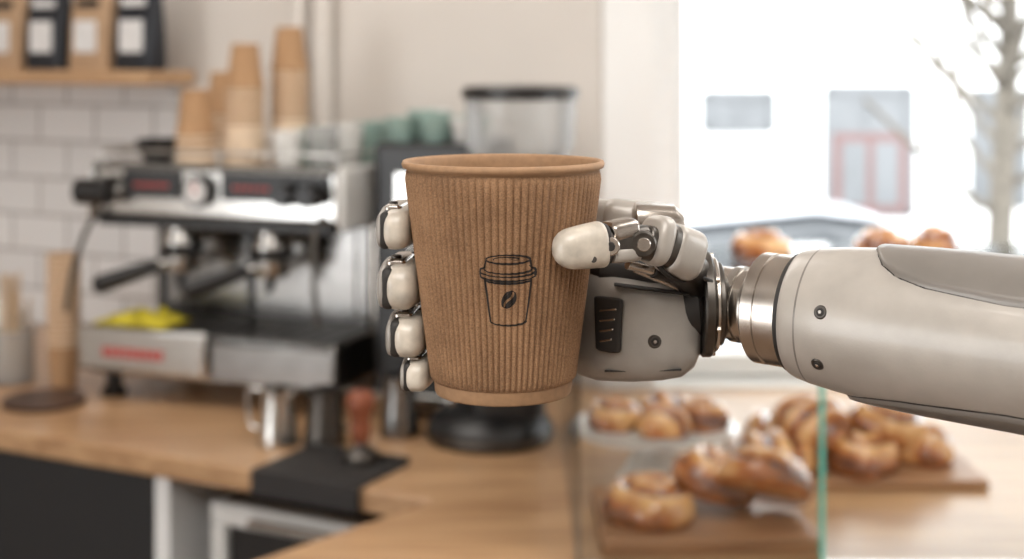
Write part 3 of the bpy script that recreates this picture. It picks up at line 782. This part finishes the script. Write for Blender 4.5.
def screw(nm,c,nrm,r=2.6):
    c=Vector(c); nrm=Vector(nrm).normalized()
    cy(nm+'_ring',c-nrm*1.5,c+nrm*0.5,r,'dsteel',bev=.2)
    cy(nm+'_head',c-nrm*1.0,c+nrm*0.8,r*0.62,'seam',bev=.2)
    cy(nm+'_hex',c,c+nrm*1.0,r*0.28,'steel',segs=6)
screw('palm_screw',(68,-3.6,-126),(0,-1,0),3.2)

T0=Vector((21,-42.0,-80.5)); T1=Vector((45,-34,-78)); T2=Vector((60,-27,-78)); T3=Vector((82,-12,-87)); T4=Vector((88,8,-101))
d=(T1-T0).normalized()
sg('thumb_tip',T0+d*0.5,T1-d*2,(14,15.5),(16.5,20),'tipw',rnd0=.85,rnd1=.22,n=2.7,mid=1.02)
sg('thumb_tip_seam',T1-d*3.0,T1-d*0.5,(15,18),(14.5,17.5),'seam',rnd0=.1,rnd1=.1)
cy('thumb_tip_screw',T1-d*6+Vector((-1,-7.4,-5)),T1-d*6+Vector((-1.3,-8.4,-5)),1.4,'dsteel')
d=(T2-T1).normalized()
sg('thumb_link_core',T1-d*2,T2+d*2,(11,12),(12,14),'dsteel',rnd0=.2,rnd1=.2)
sg('thumb_link_upper',T1+Vector((-1,0,4.2)),T2+Vector((-4.0,0,5.8)),(13.5,9),(14.5,9.5),'steel',rnd0=.35,rnd1=.35,n=3)
sg('thumb_link_lower',T1+Vector((0,-1.2,-5.2)),T2+Vector((-3,-1,-4.6)),(12,6.5),(13,7.5),'shell',rnd0=.4,rnd1=.4,n=3)
cy('thumb_joint_a',T1+Vector((0.5,-7.6,-0.5)),T1+Vector((0.5,7.6,-0.5)),4.0,'steel')
cy('thumb_joint_a_pin',T1+Vector((0.5,-8.3,-0.5)),T1+Vector((0.5,-7,-0.5)),1.9,'seam')
cy('thumb_joint_b',T2+Vector((0,-8.6,-0.5)),T2+Vector((0,8.6,-0.5)),5.6,'dsteel')
cy('thumb_joint_b_cap',T2+Vector((0,-9.4,-0.5)),T2+Vector((0,-8,-0.5)),3.0,'steel')
d=(T3-T2).normalized()
sg('thumb_metacarpal_core',T2,T3,(13,15),(15,18),'dsteel',rnd0=.2,rnd1=.2)
sg('thumb_cover_a',T2+d*4+Vector((0,0,2.5)),T2+d*12+Vector((0,0,2.5)),(18,21),(19,23),'shell',rnd0=.3,rnd1=.22,n=3)
sg('thumb_cover_b',T2+d*15.0+Vector((0,0,1.5)),T3+d*4+Vector((0,0,0.5)),(19,22),(18,23),'shell',rnd0=.2,rnd1=.4,n=3)
sg('thumb_gap',T2+d*11+Vector((0,0,2)),T2+d*16+Vector((0,0,1.5)),(17,20),(17,20),'dsteel',rnd0=.1,rnd1=.1)
cy('thumb_cover_screw',T2+d*8+Vector((-4.3,-8.0,1.5)),T2+d*8+Vector((-4.8,-9.6,1.5)),1.8,'dsteel')
sg('thumb_base',T3+Vector((-4,2,-2)),T4,(17,17),(18,18),'dsteel',rnd0=.4,rnd1=.3)
cy('thumb_piston',(54,-22,-89),(82,-3,-98),2.0,'steel'); cy('thumb_piston_sleeve',(66,-14,-92.9),(84,-1.5,-98.6),3.1,'seam')
cy('thumb_piston_b',(58,-15,-92),(80,0,-103),1.5,'steel')
tube('thumb_cable',[(64,-24,-84),(70,-24,-92),(78,-14,-97),(88,-7,-97),(95,-6,-100)],1.1,'seam',ra,s=S)

# wrist: coupling plate behind the palm
cy('wrist_plate',(90,13,-112),(95.2,13,-112),24.0,'dsteel',segs=72,bev=.04)
cy('wrist_plate_ring',(95.2,13,-112),(97.6,13,-112),21.5,'steel',segs=72,bev=.03)
cy('wrist_plate_rear',(97.6,14,-112),(100.2,14,-112),19.0,'dsteel',segs=72,bev=.03)
for i in range(6):
    an=2*pi*(i+0.35)/6
    cy('wrist_bolt_%d'%i,(95.0,13+21.8*math.cos(an)*1.0,-112+21.8*math.sin(an)),(96.8,13+21.8*math.cos(an),-112+21.8*math.sin(an)),1.6,'steel',segs=8)
cy('wrist_hub',(80,14,-113),(90,14,-112),16,'seam')
Wp=Vector((100,20,-112)); a=Vector((113,-80,-4)).normalized()
n2=Vector((a.y,-a.x,0)).normalized()
if n2.y>0: n2=-n2
upv=n2.cross(a).normalized()
if upv.z<0: upv=-upv
def ring(nm,prof,m,sharp=25,segs=72):
    secs=[((Wp+a*t)*S,n2*r*S,upv*r*S,2) for t,r in prof]
    return loft(nm,secs,m,ra,segs=segs,sharp=sharp)
ring('wrist_neck',[(-3,16.4),(24,16.4)],'steel')
ring('wrist_ring_a',[(9,16.4),(9.4,17.4),(12.6,17.4),(13,16.4)],'steel2')
ring('wrist_flange',[(19,19.5),(19.5,21.2),(21.5,21.4),(21.8,24.2),(22.5,25.0),(28,25.0),(28.4,24.3),(29.4,24.3),(29.8,25.0),(39,25.0),(39.5,24.4),(46,24.2)],'steel')
ring('wrist_seal',[(38.5,25.4),(39,26.4),(46,26.4)],'seam')
def fr_(t):
    ks=[(42,28.0),(44,28.8),(50,30.0),(62,31.6),(78,33.0),(100,33.8),(138,34.2),(200,35.5),(300,36)]
    for (t0,r0),(t1,r1) in zip(ks,ks[1:]):
        if t<=t1: 
            f=(t-t0)/(t1-t0); return r0+(r1-r0)*f
    return ks[-1][1]
ring('forearm_shell',[(43.5,26.2),(41.6,26.6),(41.2,27.2),(41.6,27.9),(42.6,28.3)]+[(t,fr_(t)) for t in (44,47,50,56,62,70,78,90,100,120,138,170,200,250,300)]+[(303,35),(304,33)],'shell',sharp=50)
ring('forearm_collar_groove',[(50.0,fr_(50)+0.02),(50.2,fr_(50)+0.06),(50.7,fr_(50.7)+0.06),(50.9,fr_(50.9)+0.0)],'shell2')
def fpt(t,phi,off): 
    ph=math.radians(phi); r=fr_(t)+off
    return (Wp+a*t+(upv*math.cos(ph)+n2*math.sin(ph))*r)*S
def interp(tab,t):
    if t<=tab[0][0]: return tab[0][1]
    for (t0,v0),(t1,v1) in zip(tab,tab[1:]):
        if t<=t1:
            f=(t-t0)/(t1-t0); return v0+(v1-v0)*f
    return tab[-1][1]
def patch(nm,t0,t1,lo,hi,off,m,grow=0,nt_=60,npn=28):
    vs=[];fs=[]
    for i in range(nt_+1):
        q=i/nt_; t=t0-grow*0.6+(t1-t0+grow*0.6)*q
        l=interp(lo,t)-grow; h=interp(hi,t)+grow
        et=min(1,(t-(t0-grow*0.6))/3.0); 
        for j in range(npn+1):
            p=j/npn; ph=l+(h-l)*p
            ed=min(p,1-p)*(h-l)*pi/180*34/2.2
            e=max(0,min(1,ed,et if et<1 else 1)); e=math.sqrt(1-(1-e)**2)
            vs.append(fpt(t,ph,-0.6+(off+0.6)*e))
    for i in range(nt_):
        for j in range(npn):
            k=i*(npn+1)+j; fs.append((k,k+1,k+npn+2,k+npn+1))
    return mesh(nm,vs,fs,m,ra,sharp=80)
tl=[(74,-14),(80,-30),(90,-50),(138,-58),(290,-58)]; thh=[(74,-6),(78,14),(84,32),(92,43),(105,50),(138,56),(290,58)]
patch('forearm_top_panel',74,288,tl,thh,1.7,'shell2')
patch('forearm_top_seam',74,289,tl,thh,0.35,'seam',grow=1.8)
bl=[(64,172),(70,160),(78,150),(95,142),(138,134),(290,132)]; bh=[(64,180),(70,196),(90,215),(138,222),(290,222)]
patch('forearm_bottom_panel',64,288,bl,bh,1.7,'shell2')
patch('forearm_bottom_seam',64,289,bl,bh,0.35,'seam',grow=1.8)
for i,(t,ph) in enumerate(((63,76),(61,119))):
    nrm=(upv*math.cos(math.radians(ph))+n2*math.sin(math.radians(ph)))
    screw('forearm_screw_%d'%i,Wp+a*t+nrm*(fr_(t)+0.1),nrm,3.0)
El=Wp+a*325
cyl('elbow_joint',El+Vector((0,0,-42)),El+Vector((0,0,42)),42,'steel',ra,s=S)
seg('upper_arm',El+Vector((0,0,-30)),El+Vector((120,-160,-420)),(80,80),(90,90),'shell',ra,s=S,n=2.2,up=(1,0,0))
cyl('shoulder_joint',El+Vector((60,-160,-440)),El+Vector((180,-160,-440)),55,'steel',ra,s=S)
cyl('pedestal_column',El+Vector((120,-160,-490)),Vector((El.x+120,El.y-160,-1500)),60,'shell2',ra,s=S)
zb=-1619.5
cyl('pedestal_foot',(El.x+120,El.y-160,zb),(El.x+120,El.y-160,-1470),150,'dsteel',ra,s=S)

# ------------------------------------------------------------ lighting
w=bpy.data.worlds.new('overcast_sky'); sc.world=w; w.use_nodes=True
bg=w.node_tree.nodes['Background']; bg.inputs[0].default_value=(0.95,0.98,1.0,1); bg.inputs[1].default_value=6.4
def area(name,loc,size,power,col,rot=(0,0,0),sy=None):
    l=bpy.data.lights.new(name,'AREA'); l.energy=power; l.color=col; l.size=size
    if sy: l.shape='RECTANGLE'; l.size_y=sy
    o=bpy.data.objects.new(name,l); COL.objects.link(o); o.location=loc; o.rotation_euler=rot; return o
area('added_ceiling_fill',(-0.2,-0.7,2.86),1.4,48,(1.0,0.97,0.93))  # area lamps added under the ceiling as soft fill, no visible fittings
area('added_ceiling_fill',(-0.9,2.3,2.86),1.4,21,(1.0,0.96,0.91))
area('added_ceiling_fill',(1.2,1.2,2.86),1.2,28,(1.0,0.98,0.95))
p=area('window_portal',(1.3,WY+0.05,1.76),1.98,1,(1,1,1),(math.radians(-90),0,0),1.66)
p.data.cycles.is_portal=True
p=area('window_portal',(2.83,1.05,1.80),1.38,1,(1,1,1),(0,math.radians(90),0),1.28)  # portal for the added side window
p.data.cycles.is_portal=True

# ------------------------------------------------------------ camera
cam=bpy.data.cameras.new('camera'); co=bpy.data.objects.new('camera',cam); COL.objects.link(co)
co.location=(0,0,CAMZ); co.rotation_euler=(math.radians(90),0,0)
cam.lens=50; cam.sensor_width=36; cam.shift_y=-0.2144; cam.clip_start=0.02; cam.clip_end=200
cam.dof.use_dof=True; cam.dof.focus_distance=0.605; cam.dof.aperture_fstop=7.4
sc.camera=co
